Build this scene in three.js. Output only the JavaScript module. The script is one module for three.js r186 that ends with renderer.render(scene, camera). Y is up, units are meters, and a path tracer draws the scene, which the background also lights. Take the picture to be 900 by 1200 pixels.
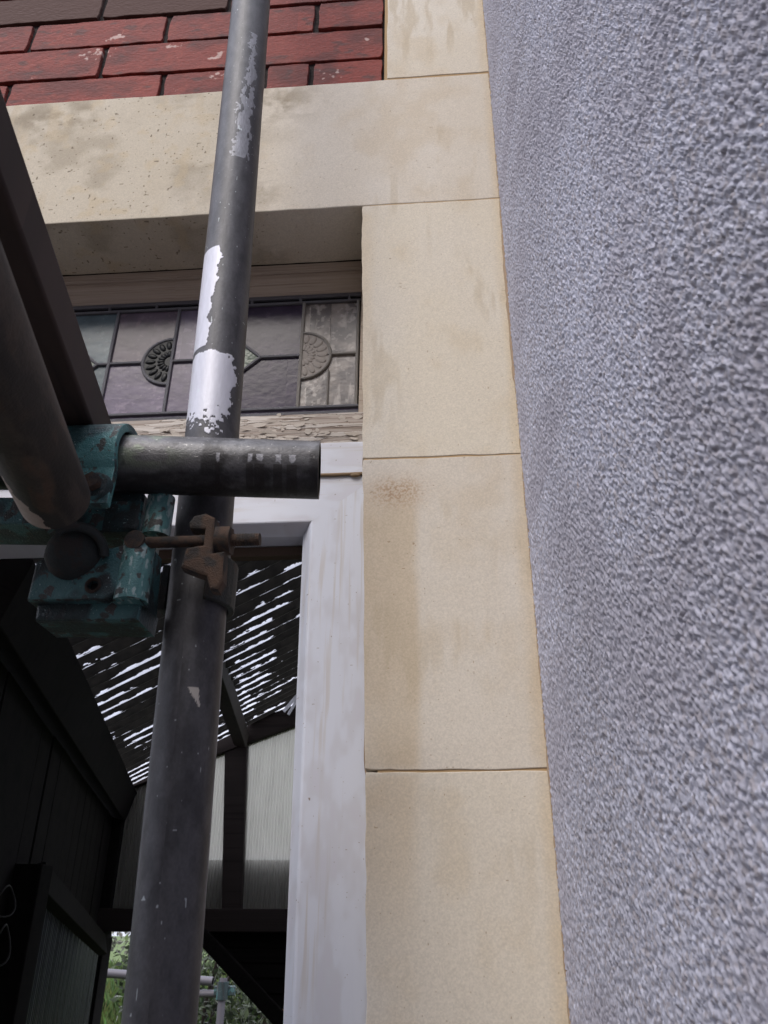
import * as THREE from 'three';
import { mergeGeometries } from 'three/addons/utils/BufferGeometryUtils.js';
import { RoundedBoxGeometry } from 'three/addons/geometries/RoundedBoxGeometry.js';

// ------------------------------------------------------------------ camera, sky, sun, exposure
const scene = new THREE.Scene();
const camera = new THREE.PerspectiveCamera(64.0, 0.75, 0.01, 400);
const RAD = Math.PI / 180;
camera.rotation.order = 'YXZ';
camera.rotation.set(28 * RAD, 4.6 * RAD, 0.4 * RAD);
camera.position.set(0, 1.6, 0.82);
camera.focus = 0.97; camera.userData.fStop = 22;

const renderer = new THREE.WebGLRenderer({ antialias: true });
renderer.toneMapping = THREE.LinearToneMapping;
renderer.toneMappingExposure = 2.48;
renderer.shadowMap.enabled = true;
renderer.shadowMap.type = THREE.PCFSoftShadowMap;

{ // overcast sky: even cloud, a little brighter overhead
  const W = 128, H = 64, d = new Float32Array(W * H * 4);
  for (let j = 0; j < H; j++) for (let i = 0; i < W; i++) {
    const e = Math.max(0, Math.sin(((j + 0.5) / H - 0.5) * Math.PI));
    const l = 0.78 * (1 + 2 * e) / 2;
    const k = (j * W + i) * 4;
    d[k] = l * 0.92; d[k + 1] = l * 0.96; d[k + 2] = l * 1.13; d[k + 3] = 1;
  }
  const t = new THREE.DataTexture(d, W, H, THREE.RGBAFormat, THREE.FloatType);
  t.mapping = THREE.EquirectangularReflectionMapping;
  t.magFilter = t.minFilter = THREE.LinearFilter;
  t.needsUpdate = true;
  scene.background = t; scene.environment = t;
}
const sun = new THREE.DirectionalLight(0xfff6ea, 0.85);
sun.position.set(-2.2, 8.0, 5.2);
sun.target.position.set(0, 1.8, 0);
sun.castShadow = true;
sun.shadow.radius = 50;
sun.shadow.mapSize.set(2048, 2048);
Object.assign(sun.shadow.camera, { left: -6, right: 6, top: 6, bottom: -6, near: 0.5, far: 30 });
scene.add(sun, sun.target);

// ------------------------------------------------------------------ helpers
function rng(s) { return () => { s |= 0; s = s + 0x6D2B79F5 | 0; let t = Math.imul(s ^ s >>> 15, 1 | s); t = t + Math.imul(t ^ t >>> 7, 61 | t) ^ t; return ((t ^ t >>> 14) >>> 0) / 4294967296; }; }
function hash(x, y, s = 0) { let h = Math.imul(x | 0, 374761393) ^ Math.imul(y | 0, 668265263) ^ Math.imul(s | 0, 2147483647 - 5); h = Math.imul(h ^ h >>> 13, 1274126177); h ^= h >>> 16; h = Math.imul(h, 2246822519); return ((h ^ h >>> 15) >>> 0) / 4294967296; }
function vn(x, y, s = 0) { const xi = Math.floor(x), yi = Math.floor(y); let fx = x - xi, fy = y - yi; fx = fx * fx * (3 - 2 * fx); fy = fy * fy * (3 - 2 * fy);
  const a = hash(xi, yi, s), b = hash(xi + 1, yi, s), c = hash(xi, yi + 1, s), d = hash(xi + 1, yi + 1, s); return a + (b - a) * fx + (c - a + (a - b - c + d) * fx) * fy; }
function fbm(x, y, o = 4, s = 0) { let v = 0, a = 0.5, n = 0; for (let i = 0; i < o; i++) { v += a * vn(x, y, s + i * 17); n += a; a *= 0.5; x *= 2.03; y *= 2.03; } return v / n; }
const clamp = (v, a = 0, b = 1) => v < a ? a : v > b ? b : v;
const ss = (a, b, x) => { const t = clamp((x - a) / (b - a)); return t * t * (3 - 2 * t); };
const mix = (a, b, t) => [a[0] + (b[0] - a[0]) * t, a[1] + (b[1] - a[1]) * t, a[2] + (b[2] - a[2]) * t];
const rgb = (r, g, b) => [r / 255, g / 255, b / 255];
function tex(W, H, fn, srgb = true, rep = true) { const d = new Uint8Array(W * H * 4);
  for (let j = 0; j < H; j++) for (let i = 0; i < W; i++) { const c = fn((i + 0.5) / W, (j + 0.5) / H), k = (j * W + i) * 4; if (typeof c === 'number') d[k] = d[k + 1] = d[k + 2] = clamp(c) * 255; else { d[k] = clamp(c[0]) * 255; d[k + 1] = clamp(c[1]) * 255; d[k + 2] = clamp(c[2]) * 255; } d[k + 3] = 255; }
  const t = new THREE.DataTexture(d, W, H, THREE.RGBAFormat); if (srgb) t.colorSpace = THREE.SRGBColorSpace; t.magFilter = THREE.LinearFilter; t.minFilter = THREE.LinearMipmapLinearFilter; t.generateMipmaps = true;
  t.wrapS = t.wrapT = rep ? THREE.RepeatWrapping : THREE.ClampToEdgeWrapping; t.needsUpdate = true; return t; }
const std = (o) => new THREE.MeshStandardMaterial({ roughness: 0.85, ...o });
const phy = (o) => new THREE.MeshPhysicalMaterial({ roughness: 0.5, ...o });
const V = (x, y, z) => new THREE.Vector3(x, y, z);
const used = {};
function numbered(n) { const k = used[n] = (used[n] ?? -1) + 1; return k ? `${n}_${String(k).padStart(3, '0')}` : n; }
function mesh(name, geo, mat, parent) { const m = new THREE.Mesh(geo, mat); m.name = parent ? name : numbered(name); m.castShadow = m.receiveShadow = true; (parent || scene).add(m); return m; }
function tag(o, label, category, group) { o.userData.label = label; o.userData.category = category; if (group) o.userData.group = group; return o; }
function thing(name, label, category, group) { const g = new THREE.Group(); g.name = numbered(name); scene.add(g); return tag(g, label, category, group); }
function struct(name, geo, mat) { const m = mesh(name, geo, mat); m.userData.kind = 'structure'; return m; }
function box(x0, x1, y0, y1, z0, z1, r = 0) { const w = x1 - x0, h = y1 - y0, d = z1 - z0;
  const g = r ? new RoundedBoxGeometry(w, h, d, 2, r) : new THREE.BoxGeometry(w, h, d); g.translate((x0 + x1) / 2, (y0 + y1) / 2, (z0 + z1) / 2); return g; }
function planarUV(g, x0, y0, w, h, ax = 0, ay = 1) { const p = g.attributes.position, uv = new Float32Array(p.count * 2); for (let i = 0; i < p.count; i++) { uv[2 * i] = (p.getComponent(i, ax) - x0) / w; uv[2 * i + 1] = (p.getComponent(i, ay) - y0) / h; } g.setAttribute('uv', new THREE.BufferAttribute(uv, 2)); return g; }
function boxUV(g, s = 0.12, ox = 0, oy = 0) { g = g.index ? g.toNonIndexed() : g; const p = g.attributes.position, n = g.attributes.normal, uv = new Float32Array(p.count * 2); for (let i = 0; i < p.count; i += 3) { const a = [0, 1, 2].map(k => Math.abs(n.getComponent(i, k) + n.getComponent(i + 1, k) + n.getComponent(i + 2, k))); const m = a[0] > a[1] && a[0] > a[2] ? [2, 1] : a[1] > a[2] ? [0, 2] : [0, 1]; for (let k = 0; k < 3; k++) { uv[2 * (i + k)] = p.getComponent(i + k, m[0]) / s + ox; uv[2 * (i + k) + 1] = p.getComponent(i + k, m[1]) / s + oy; } } g.setAttribute('uv', new THREE.BufferAttribute(uv, 2)); return g; }
function shapeOf(pts) { const s = new THREE.Shape(); pts.forEach((p, i) => i ? s.lineTo(p[0], p[1]) : s.moveTo(p[0], p[1])); s.closePath(); return s; }
function extrude(pts, z0, z1, bevel = 0, holes) { const s = shapeOf(pts); if (holes) s.holes = holes.map(shapeOf); const g = new THREE.ExtrudeGeometry(s, { depth: Math.max(1e-4, z1 - z0 - 2 * bevel), bevelEnabled: bevel > 0, bevelSize: bevel, bevelThickness: bevel, bevelOffset: -bevel, bevelSegments: 2, curveSegments: 10 }); g.translate(0, 0, z0 + bevel); return g; }
// outline of a rectangle whose edges wander a little, corners a little worn
function wornRect(x0, y0, x1, y1, amp, step, seed, worn = 0.0015, xt = x0) { const P = [[x0, y0], [x1, y0], [x1, y1], [xt, y1]], out = [];
  for (let k = 0; k < 4; k++) { const a = P[k], b = P[(k + 1) % 4], L = Math.hypot(b[0] - a[0], b[1] - a[1]), n = Math.max(2, Math.round(L / step)), nx = -(b[1] - a[1]) / L, ny = (b[0] - a[0]) / L;
    for (let i = 0; i < n; i++) { const t = i / n, s = t * L, e = Math.min(s, L - s), q = (fbm(s / (step * 3), k * 7.3, 3, seed) - 0.5) * 2 * amp + worn * Math.exp(-e / worn / 1.5); out.push([a[0] + (b[0] - a[0]) * t + nx * q, a[1] + (b[1] - a[1]) * t + ny * q]); } }
  return out; }
// tube between two points, open or capped ring ends; uv: u round (0..1), v metres
function tubeGeo(a, b, r, seg = 40, hollow = 0.004, dent = 0) { const dir = b.clone().sub(a), L = dir.length(); const n = Math.max(2, Math.round(L / 0.05));
  const g = new THREE.CylinderGeometry(r, r, L, seg, n, true), p = g.attributes.position, uv = g.attributes.uv;
  for (let i = 0; i < p.count; i++) { const u = uv.getX(i), v = p.getY(i) + L / 2; uv.setY(i, v); if (dent) { const k = 1 + dent * (fbm(v * 9, Math.sin(u * 6.283) * 2 + 5, 2, 3) - 0.5); p.setX(i, p.getX(i) * k); p.setZ(i, p.getZ(i) * k); } }
  const parts = [g];
  const gi = new THREE.CylinderGeometry(r - hollow, r - hollow, L, seg, 1, true); gi.index.array.reverse(); parts.push(gi);
  for (const s of [-1, 1]) { const rg = new THREE.RingGeometry(r - hollow, r, seg, 1); rg.rotateX(-s * Math.PI / 2); rg.translate(0, s * L / 2, 0); parts.push(rg); }
  const m = mergeGeometries(parts); m.computeVertexNormals; m.applyQuaternion(new THREE.Quaternion().setFromUnitVectors(V(0, 1, 0), dir.clone().normalize())); m.translate((a.x + b.x) / 2, (a.y + b.y) / 2, (a.z + b.z) / 2); return m; }
function bar(a, b, w, h, r = 0) { const d = b.clone().sub(a), L = d.length(); const g = r ? new RoundedBoxGeometry(w, L, h, 2, r) : new THREE.BoxGeometry(w, L, h); g.applyQuaternion(new THREE.Quaternion().setFromUnitVectors(V(0, 1, 0), d.normalize())); g.translate((a.x + b.x) / 2, (a.y + b.y) / 2, (a.z + b.z) / 2); return g; }

// ------------------------------------------------------------------ materials
const grainBump = tex(512, 512, (u, v) => 0.5 * fbm(u * 90, v * 90, 3, 5) + 0.5 * fbm(u * 256, v * 256, 2, 9), false);
// dressed sandstone: one map in metres over the whole surround, x -1.3..0.3, y 1.2..3.4
const SX = -0.9, SW = 1.05, SY = 1.35, SH = 1.75;
const stoneMap = tex(1228, 2048, (u, v) => { const x = SX + u * SW, y = SY + v * SH;
  let c = rgb(209, 199, 183); const big = fbm(x * 6, y * 5, 4, 1), mid = fbm(x * 22, y * 18, 4, 2), fine = fbm(x * 900, y * 900, 2, 3), spk = vn(x * 700, y * 700, 4);
  c = mix(c, rgb(213, 205, 192), ss(0.45, 0.75, big)); c = mix(c, rgb(199, 184, 161), 0.5 * ss(0.5, 0.8, mid));
  // ochre damp bands and water stains of the jamb
  const wob = (fbm(x * 30, y * 8, 3, 11) - 0.5) * 0.012;
  let band = (1 - ss(-0.036, -0.024, x + wob)) * ss(1.745, 1.76, y) * (1 - ss(2.02, 2.10, y + wob * 2)); c = mix(c, rgb(194, 176, 149), 0.75 * band);
  let b2 = (1 - ss(-0.045, -0.02, x + wob)) * ss(1.55, 1.72, y) * (1 - ss(1.745, 1.75, y)); c = mix(c, rgb(194, 174, 146), 0.5 * b2);
  const sp = Math.exp(-(((x + 0.052) / 0.03) ** 2 + ((y - 2.063) / 0.018) ** 2)); c = mix(c, rgb(164, 134, 104), sp * (0.25 + 0.6 * ss(0.4, 0.7, spk)));
  if (x > -0.12) { const edge = ss(0.075, 0.093, x + wob * 1.4); c = mix(c, rgb(192, 168, 132), 0.35 * edge * (0.5 + big)); const le = 1 - ss(-0.092, -0.076, x + wob); c = mix(c, rgb(192, 166, 126), 0.3 * le * ss(2.1, 2.2, y) * (1 - ss(2.5, 2.53, y)) * (0.4 + mid)); }
  // older coarse part of the lintel: grey grime and pits
  const old = (1 - ss(-0.33, -0.2, x + (big - 0.5) * 0.2)) * ss(2.5, 2.53, y);
  if (old > 0) { c = mix(c, rgb(188, 177, 156), 0.7 * old); c = mix(c, rgb(150, 138, 118), old * 0.5 * ss(0.5, 0.72, fbm(x * 14, y * 16, 4, 21))); c = mix(c, rgb(190, 170, 136), old * 0.35 * ss(0.58, 0.8, fbm(x * 40, y * 40, 3, 22)));
    const pit = vn(x * 210, y * 260, 23); c = mix(c, rgb(98, 86, 68), old * 0.75 * ss(0.9, 0.96, pit)); }
  const gr = Math.exp(-(((x + 0.25) / 0.06) ** 2 + ((y - 2.77) / 0.05) ** 2)) + 0.8 * Math.exp(-(((x + 0.255) / 0.03) ** 2 + ((y - 2.57) / 0.03) ** 2)) + 0.8 * Math.exp(-(((x + 0.6) / 0.09) ** 2 + ((y - 2.775) / 0.03) ** 2));
  c = mix(c, rgb(126, 113, 92), clamp(gr) * ss(0.35, 0.7, fbm(x * 45, y * 45, 4, 31)) * 0.8);
  if (vn(x * 330, y * 330, 41) > 0.975) c = mix(c, rgb(130, 104, 76), 0.55);
  const bk = y > 2.81 ? 1 : y > 2.53 ? 2 : y > 2.11 ? 3 : y > 1.752 ? 4 : 5, bt = (hash(bk, 3, 44) - 0.5) * 0.05; c = [c[0] * (1 + bt), c[1] * (1 + bt), c[2] * (1 + bt * 0.4)];
  c = mix(c, rgb(184, 168, 142), 0.5 * ss(0.56, 0.7, fbm(x * 55, y * 9, 4, 45)) * ss(0.45, 0.6, big)); c = mix(c, rgb(212, 204, 191), 0.35 * ss(0.5, 0.8, fbm(x * 12 + 4, y * 9, 4, 46)));
  const k = 0.93 + 0.14 * fine; return [c[0] * k, c[1] * k, c[2] * k]; }, true, false);
const M = {};
const tubeBump = tex(512, 512, (u, v) => 0.5 * fbm(u * 60, v * 60, 4, 6) + 0.5 * fbm(u * 200, v * 200, 2, 7), false); tubeBump.repeat.set(1, 6.6);
M.stone = std({ map: stoneMap, roughness: 0.92, bumpMap: tex(1024, 1024, (u, v) => 0.6 * fbm(u * 180, v * 180, 3, 51) + 0.4 * fbm(u * 40, v * 40, 3, 52), false), bumpScale: 0.0004 });
M.jointMortar = std({ color: 0xb0946f, roughness: 1 });
M.ochre = std({ color: 0xa8927a, roughness: 1, bumpMap: grainBump, bumpScale: 0.001 });
M.brickMortar = std({ color: 0x2c2624, roughness: 1, bumpMap: grainBump, bumpScale: 0.002 });
const BX = -0.95, BW = 0.9, BY = 2.79, BH = 0.45;
const brickMap = tex(1024, 512, (u, v) => { const x = BX + u * BW, y = BY + v * BH; const row = Math.floor((y - 2.797) / 0.0825), id = hash(Math.floor((x + row * 0.11) / 0.22), row, 3);
  let c = mix(rgb(112, 44, 35), rgb(132, 52, 39), id); c = mix(c, rgb(84, 34, 28), 0.7 * ss(0.45, 0.75, fbm(x * 18, y * 26, 4, 61))); c = mix(c, rgb(142, 66, 50), 0.4 * ss(0.55, 0.8, fbm(x * 50, y * 60, 3, 62)));
  c = mix(c, rgb(70, 48, 46), 0.6 * ss(0.62, 0.8, fbm(x * 35, y * 70, 4, 66)));
  // lime splashes
  for (const [sx, sy, r] of [[-0.158, 2.842, 0.016], [-0.345, 2.86, 0.013], [-0.535, 2.985, 0.014], [-0.35, 2.915, 0.018], [-0.31, 3.0, 0.02], [-0.1, 2.93, 0.008], [-0.56, 2.94, 0.02], [-0.43, 2.945, 0.012]]) { const d = Math.hypot(x - sx, (y - sy) * 1.6) / r; if (d < 1.8) c = mix(c, rgb(196, 178, 170), 0.8 * ss(0.56, 0.72, fbm(x * 130, y * 150, 3, 63) + 0.25 * (1 - d))); }
  if (vn(x * 260, y * 260, 64) > 0.965) c = mix(c, rgb(190, 150, 140), 0.5);
  const k = 0.9 + 0.2 * fbm(x * 400, y * 400, 2, 65); return [c[0] * k, c[1] * k, c[2] * k]; }, true, false);
M.brick = std({ map: brickMap, roughness: 0.8, bumpMap: grainBump, bumpScale: 0.0012 });
M.brownBrick = std({ color: 0x4c332b, roughness: 0.9, bumpMap: grainBump, bumpScale: 0.0012 });
const pvcMap = tex(256, 2048, (u, v) => { const x = u * 0.12, y = v * 1.1; let c = rgb(204, 206, 214); const st = fbm(x * 260, y * 9, 4, 71), b = fbm(x * 30, y * 5, 3, 72); c = mix(c, rgb(168, 148, 122), 0.26 * ss(0.56, 0.74, st) * ss(0.42, 0.62, b)); c = mix(c, rgb(188, 186, 190), 0.5 * ss(0.45, 0.7, fbm(x * 60, y * 25, 3, 73))); if (vn(x * 420, y * 420, 74) > 0.978) c = mix(c, rgb(110, 92, 74), 0.7); return c; });
M.pvc = phy({ map: pvcMap, roughness: 0.38 });
M.sealant = std({ color: 0x9c8468, roughness: 0.9, bumpMap: grainBump, bumpScale: 0.001 });
const woodMap = (a, b, c3, seed) => tex(512, 512, (u, v) => { let c = mix(a, b, fbm(u * 6, v * 60, 4, seed)); c = mix(c, c3, 0.7 * ss(0.55, 0.8, fbm(u * 4, v * 120, 3, seed + 1))); return c; });
M.headTimber = std({ map: woodMap(rgb(172, 156, 140), rgb(190, 175, 158), rgb(148, 131, 115), 81), roughness: 0.7 });
M.sillWood = std({ map: tex(1024, 256, (u, v) => { const x = u * 1.0, y = v * 0.1; let c = mix(rgb(150, 138, 128), rgb(176, 166, 156), fbm(x * 12, y * 220, 4, 91)); const pk = fbm(x * 16, y * 130, 5, 92); c = mix(c, rgb(190, 182, 173), ss(0.47, 0.51, pk)); if (Math.abs(pk - 0.49) < 0.006) c = rgb(110, 94, 80); c = mix(c, rgb(116, 100, 88), 0.6 * ss(0.62, 0.68, fbm(x * 14, y * 420, 3, 93))); return c; }), roughness: 0.9, bumpMap: tex(1024, 256, (u, v) => { const x = u, y = v * 0.1; return (0.3 + 0.4 * ss(0.47, 0.51, fbm(x * 16, y * 130, 5, 92))) + 0.3 * fbm(x * 30, y * 400, 3, 94); }, false), bumpScale: 0.0025 });
M.paintFlake = std({ color: 0xbcb2a6, roughness: 0.8 });
M.lead = std({ color: 0x6a696e, roughness: 0.55, metalness: 0.35, bumpMap: grainBump, bumpScale: 0.0008 });
M.leadPale = std({ color: 0x8f8a84, roughness: 0.8, bumpMap: grainBump, bumpScale: 0.001 });
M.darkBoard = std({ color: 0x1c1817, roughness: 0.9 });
const duskMap = tex(512, 512, (u, v) => { const k = 0.82 + 0.3 * fbm(u * 14, v * 14, 4, 101); let c = [k, k, k]; if (vn(u * 110, v * 110, 102) > 0.95) c = [1.15, 1.15, 1.1]; const sm = ss(0.6, 0.75, fbm(u * 30, v * 30, 4, 104)); c = [c[0] + sm * 0.15, c[1] + sm * 0.14, c[2] + sm * 0.12]; return [c[0] * 0.85, c[1] * 0.85, c[2] * 0.85]; });
const ripple = tex(512, 512, (u, v) => fbm(u * 26, v * 34, 3, 103), false);
const glass = (hex, o = {}) => phy({ color: hex, map: duskMap, roughness: 0.2, ior: 1.5, bumpMap: ripple, bumpScale: 0.00014, specularIntensity: 0.3, ...o });
M.glassMauve = glass(0x71646f); M.glassPurple = glass(0x463b4e); M.glassTeal = glass(0x6a7a80); M.glassRose = glass(0x82778a); M.glassGreen = glass(0x8e9a8a, { bumpScale: 0.0015 }); M.glassDark = phy({ color: 0x0d0e11, roughness: 0.45, specularIntensity: 0.5 }); 
M.glassClear = phy({ color: 0xffffff, map: tex(256, 256, (u, v) => { const n = fbm(u * 9, v * 9, 4, 111); let c = mix(rgb(84, 76, 72), rgb(138, 128, 120), ss(0.35, 0.7, n)); c = mix(c, rgb(176, 168, 160), 0.7 * ss(0.56, 0.76, fbm(u * 50, v * 9, 4, 112))); c = mix(c, rgb(176, 168, 160), 0.6 * ss(0.6, 0.72, fbm(u * 40, v * 40, 4, 113))); return c; }), roughness: 0.35, bumpMap: ripple, bumpScale: 0.0004 });
M.rosettePale = phy({ color: 0x8d857e, roughness: 0.7 });
// galvanised tube with paint splashes. u round, v metres from the foot
function steelMap(seed, base, dark, extra, H = 2048, len = 2, W = 512, wrap = 0) { const t = tex(W, H, (u, v) => { const s = u * 0.152, y = v * len + (v * len < wrap ? len : 0); const su = Math.cos(u * 6.2832) * 0.024, sv = Math.sin(u * 6.2832) * 0.024;
    let c = mix(base, dark, ss(0.35, 0.7, 0.5 * fbm(su * 60 + y * 5, sv * 60 + 9 + y * 3, 4, seed) + 0.5 * fbm(s * 130, y * 60, 4, seed + 1)));
    const k = 0.9 + 0.2 * fbm(s * 700, y * 600, 2, seed + 2); c = [c[0] * k, c[1] * k, c[2] * k]; return extra ? extra(c, u, y, s) : c; }); t.repeat.set(1, 1 / len); return t; }
M.rust = std({ map: tex(256, 256, (u, v) => { let c = mix(rgb(56, 43, 35), rgb(80, 58, 43), fbm(u * 20, v * 20, 4, 121)); return mix(c, rgb(42, 38, 36), ss(0.45, 0.7, fbm(u * 9, v * 9, 3, 122))); }), roughness: 0.9, bumpMap: grainBump, bumpScale: 0.001 });
const turqMap = tex(512, 512, (u, v) => { let c = mix(rgb(46, 84, 86), rgb(78, 118, 119), fbm(u * 7, v * 7, 4, 131)); const w = fbm(u * 16, v * 16, 5, 132); if (w > 0.6) c = mix(rgb(52, 50, 48), rgb(76, 72, 70), fbm(u * 60, v * 60, 2, 133)); c = mix(c, rgb(44, 36, 32), 0.8 * ss(0.58, 0.7, fbm(u * 11 + 3, v * 11, 4, 134))); c = mix(c, rgb(24, 34, 36), 0.8 * ss(0.5, 0.66, fbm(u * 4 + 7, v * 4, 3, 136))); if (vn(u * 120, v * 120, 135) > 0.95) c = rgb(170, 190, 190); return c; });
M.turq = std({ map: turqMap, roughness: 0.5, bumpMap: grainBump, bumpScale: 0.001 });
M.turqBright = std({ map: tex(512, 512, (u, v) => { let c = mix(rgb(62, 116, 116), rgb(100, 152, 150), fbm(u * 7, v * 7, 4, 241)); c = mix(c, rgb(70, 66, 62), 0.9 * ss(0.57, 0.62, fbm(u * 16, v * 16, 5, 242))); c = mix(c, rgb(36, 54, 56), 0.7 * ss(0.5, 0.66, fbm(u * 5 + 7, v * 5, 4, 243))); if (vn(u * 120, v * 120, 135) > 0.94) c = rgb(178, 196, 196); return c; }), roughness: 0.5, bumpMap: grainBump, bumpScale: 0.001 });
M.turqWorn = std({ map: tex(512, 512, (u, v) => { let c = mix(rgb(60, 104, 104), rgb(96, 138, 136), fbm(u * 9, v * 9, 4, 231)); c = mix(c, rgb(158, 172, 170), 0.85 * ss(0.5, 0.62, fbm(u * 22, v * 9, 5, 232))); c = mix(c, rgb(54, 46, 42), 0.8 * ss(0.6, 0.68, fbm(u * 14 + 3, v * 14, 4, 233))); return c; }), roughness: 0.45, metalness: 0.1, bumpMap: grainBump, bumpScale: 0.0008 });
M.grime = std({ map: tex(256, 256, (u, v) => mix(mix(rgb(26, 30, 30), rgb(38, 44, 43), fbm(u * 9, v * 9, 4, 137)), rgb(42, 34, 29), 0.8 * ss(0.5, 0.62, fbm(u * 12, v * 12, 4, 138)))), roughness: 0.7, bumpMap: grainBump, bumpScale: 0.001 });
M.boardWood = std({ map: woodMap(rgb(46, 34, 30), rgb(62, 47, 42), rgb(32, 24, 22), 141), roughness: 0.85 });
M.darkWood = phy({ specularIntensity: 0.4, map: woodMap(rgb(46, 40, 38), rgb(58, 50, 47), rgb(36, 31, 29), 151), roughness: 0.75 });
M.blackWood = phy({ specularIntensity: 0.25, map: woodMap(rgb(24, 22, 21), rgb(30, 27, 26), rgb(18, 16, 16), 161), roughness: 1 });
M.reeded = phy({ color: 0xbab7ac, transmission: 0.75, thickness: 0, roughness: 0.8, side: THREE.DoubleSide });
M.steelFar = std({ color: 0x57545a, roughness: 0.6, metalness: 0.2 });

// ------------------------------------------------------------------ setting: ground
struct('ground', box(-60, 60, -0.3, 0, -60, 60), std({ map: (() => { const t = tex(512, 512, (u, v) => { const n = fbm(u * 30, v * 30, 5, 171); return mix(rgb(46, 44, 42), rgb(70, 67, 62), n); }); t.repeat.set(20, 20); return t; })(), roughness: 0.95 }));
{ // grass bank rising behind the lean-to
  const g = new THREE.PlaneGeometry(24, 14, 60, 40); g.rotateX(-Math.PI / 2); g.translate(-3, 0, -10.3); const p = g.attributes.position;
  for (let i = 0; i < p.count; i++) { const z = p.getZ(i), x = p.getX(i); p.setY(i, 0.01 + 1.25 * ss(-3.4, -6.5, z) + 0.5 * ss(-6.5, -17, z) + 0.12 * (fbm(x * 0.9, z * 0.9, 3, 181) - 0.5)); }
  g.computeVertexNormals(); struct('grass_bank', g, std({ color: 0x4a5a2c, roughness: 1 }));
}

// ------------------------------------------------------------------ house facade
{ // plain masonry behind the facing stones and bricks, round the doorway
  const im = std({ color: 0x3b3532, roughness: 1 });
  struct('inner_wall', mergeGeometries([box(-0.05, 0.6, 0.0, 2.56, -0.32, -0.101), box(-1.9, 0.6, 2.56, 4.2, -0.32, -0.101), box(-1.9, -1.13, 0, 2.56, -0.32, -0.101)]), im);
}
const OPEN_L = -1.03; // left side of the doorway (out of the picture)
{
  const g = thing('stone_surround', 'buff dressed stone door surround with lintel and jamb blocks', 'stone surround');
  const block = (x0, y0, x1, y1, seed, z1 = 0, xt = x0) => { const ge = extrude(wornRect(x0, y0, x1, y1, 0.0013, 0.008, seed, 0.0008, xt), -0.1, z1, 0.0008); return mesh('stone_block', planarUV(ge, SX, SY, SW, SH), M.stone, g); };
  block(-0.066, 2.8148, 0.15, 3.3, 1, 0.0);
  { // lintel: stepped outline, its face a little uneven where the stone is old
    const ge = extrude(wornRect(-1.35, 2.5325, 0.15, 2.811, 0.0013, 0.012, 2, 0.001), -0.104, 0, 0.0016); planarUV(ge, SX, SY, SW, SH); const p = ge.attributes.position, n = ge.attributes.normal, uv = ge.attributes.uv; for (let i = 0; i < p.count; i++) if (Math.abs(n.getY(i)) > 0.8) uv.setXY(i, (p.getX(i) - SX) / SW, (2.66 + p.getZ(i) - SY) / SH); mesh('lintel_block', ge, M.stone, g); }
  block(-0.0915, 2.1098, 0.15, 2.5308, 3, 0.0002, -0.1005); block(-0.0828, 1.7528, 0.15, 2.1077, 4, 0.0002, -0.0915); block(-0.0725, 1.3, 0.15, 1.7507, 5, 0.0001, -0.0828); block(-0.08, 0.65, 0.15, 1.297, 6); block(-0.08, 0.0, 0.15, 0.647, 7);
  block(-1.3, 1.75, OPEN_L, 2.53, 8); block(-1.3, 0.9, OPEN_L, 1.747, 9); block(-1.3, 0, OPEN_L, 0.897, 10);
  const j = mesh('joint_mortar', mergeGeometries([box(-0.0705, 0.148, 0.02, 3.28, -0.098, -0.0009), box(-1.29, OPEN_L - 0.004, 0.02, 2.55, -0.098, -0.003), box(-0.09, 0.148, 2.1, 2.545, -0.098, -0.0006)]), M.jointMortar, g);
  // ragged mortar fillet where the stone meets the roughcast
  const pts = []; const N = 420; for (let i = 0; i <= N; i++) { const y = 1.3 + 1.9 * i / N; pts.push([0.0918 + 0.0026 * fbm(y * 90, 3, 5, 191) - 0.002 * ss(0.62, 0.7, fbm(y * 9, 8, 2, 192)), y]); }
  const poly = [[0.13, 1.3], [0.13, 3.2], ...pts.reverse()]; mesh('mortar_fillet', extrude(poly, 0.0006, 0.003, 0), M.ochre, g);
}
{
  const g = thing('brick_wall', 'red brick wall with dark mortar joints above stone lintel', 'brick wall');
  mesh('mortar', box(-1.35, -0.0665, 2.8125, 3.6, -0.1, -0.0125), M.brickMortar, g);
  const rows = [[2.8145, 2.8735, [-1.2, -0.995, -0.885, -0.7, -0.436, -0.266, -0.19, -0.0745]], [2.8815, 2.9585, [-1.22, -0.995, -0.772, -0.549, -0.312, -0.0745]], [2.9665, 3.0375, [-1.13, -0.915, -0.691, -0.449, -0.3, -0.188, -0.0745]], [3.0465, 3.119, [-1.02, -0.8, -0.575, -0.345, -0.0745]], [3.128, 3.2, [-0.91, -0.69, -0.46, -0.24, -0.0745]], [3.21, 3.28, [-1.02, -0.8, -0.575, -0.345, -0.0745]]];
  rows.forEach(([y0, y1, xs], r) => { for (let i = 0; i + 1 < xs.length; i++) { const q = hash(i, r, 7); const ge = extrude(wornRect(xs[i] + 0.0045, y0, xs[i + 1] - 0.0045 + (i + 2 === xs.length ? 0.0045 : 0), y1, 0.0021, 0.008, r * 20 + i, 0.0022), -0.09, -0.004 - 0.003 * q, 0.0012); const bm = mesh('brick', planarUV(ge, BX, BY, BW, BH), r === 3 && i < 3 ? M.brownBrick : M.brick, g); if (r === 3 && i < 3) bm.userData.label = 'dark brown brick'; } });
}
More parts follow.
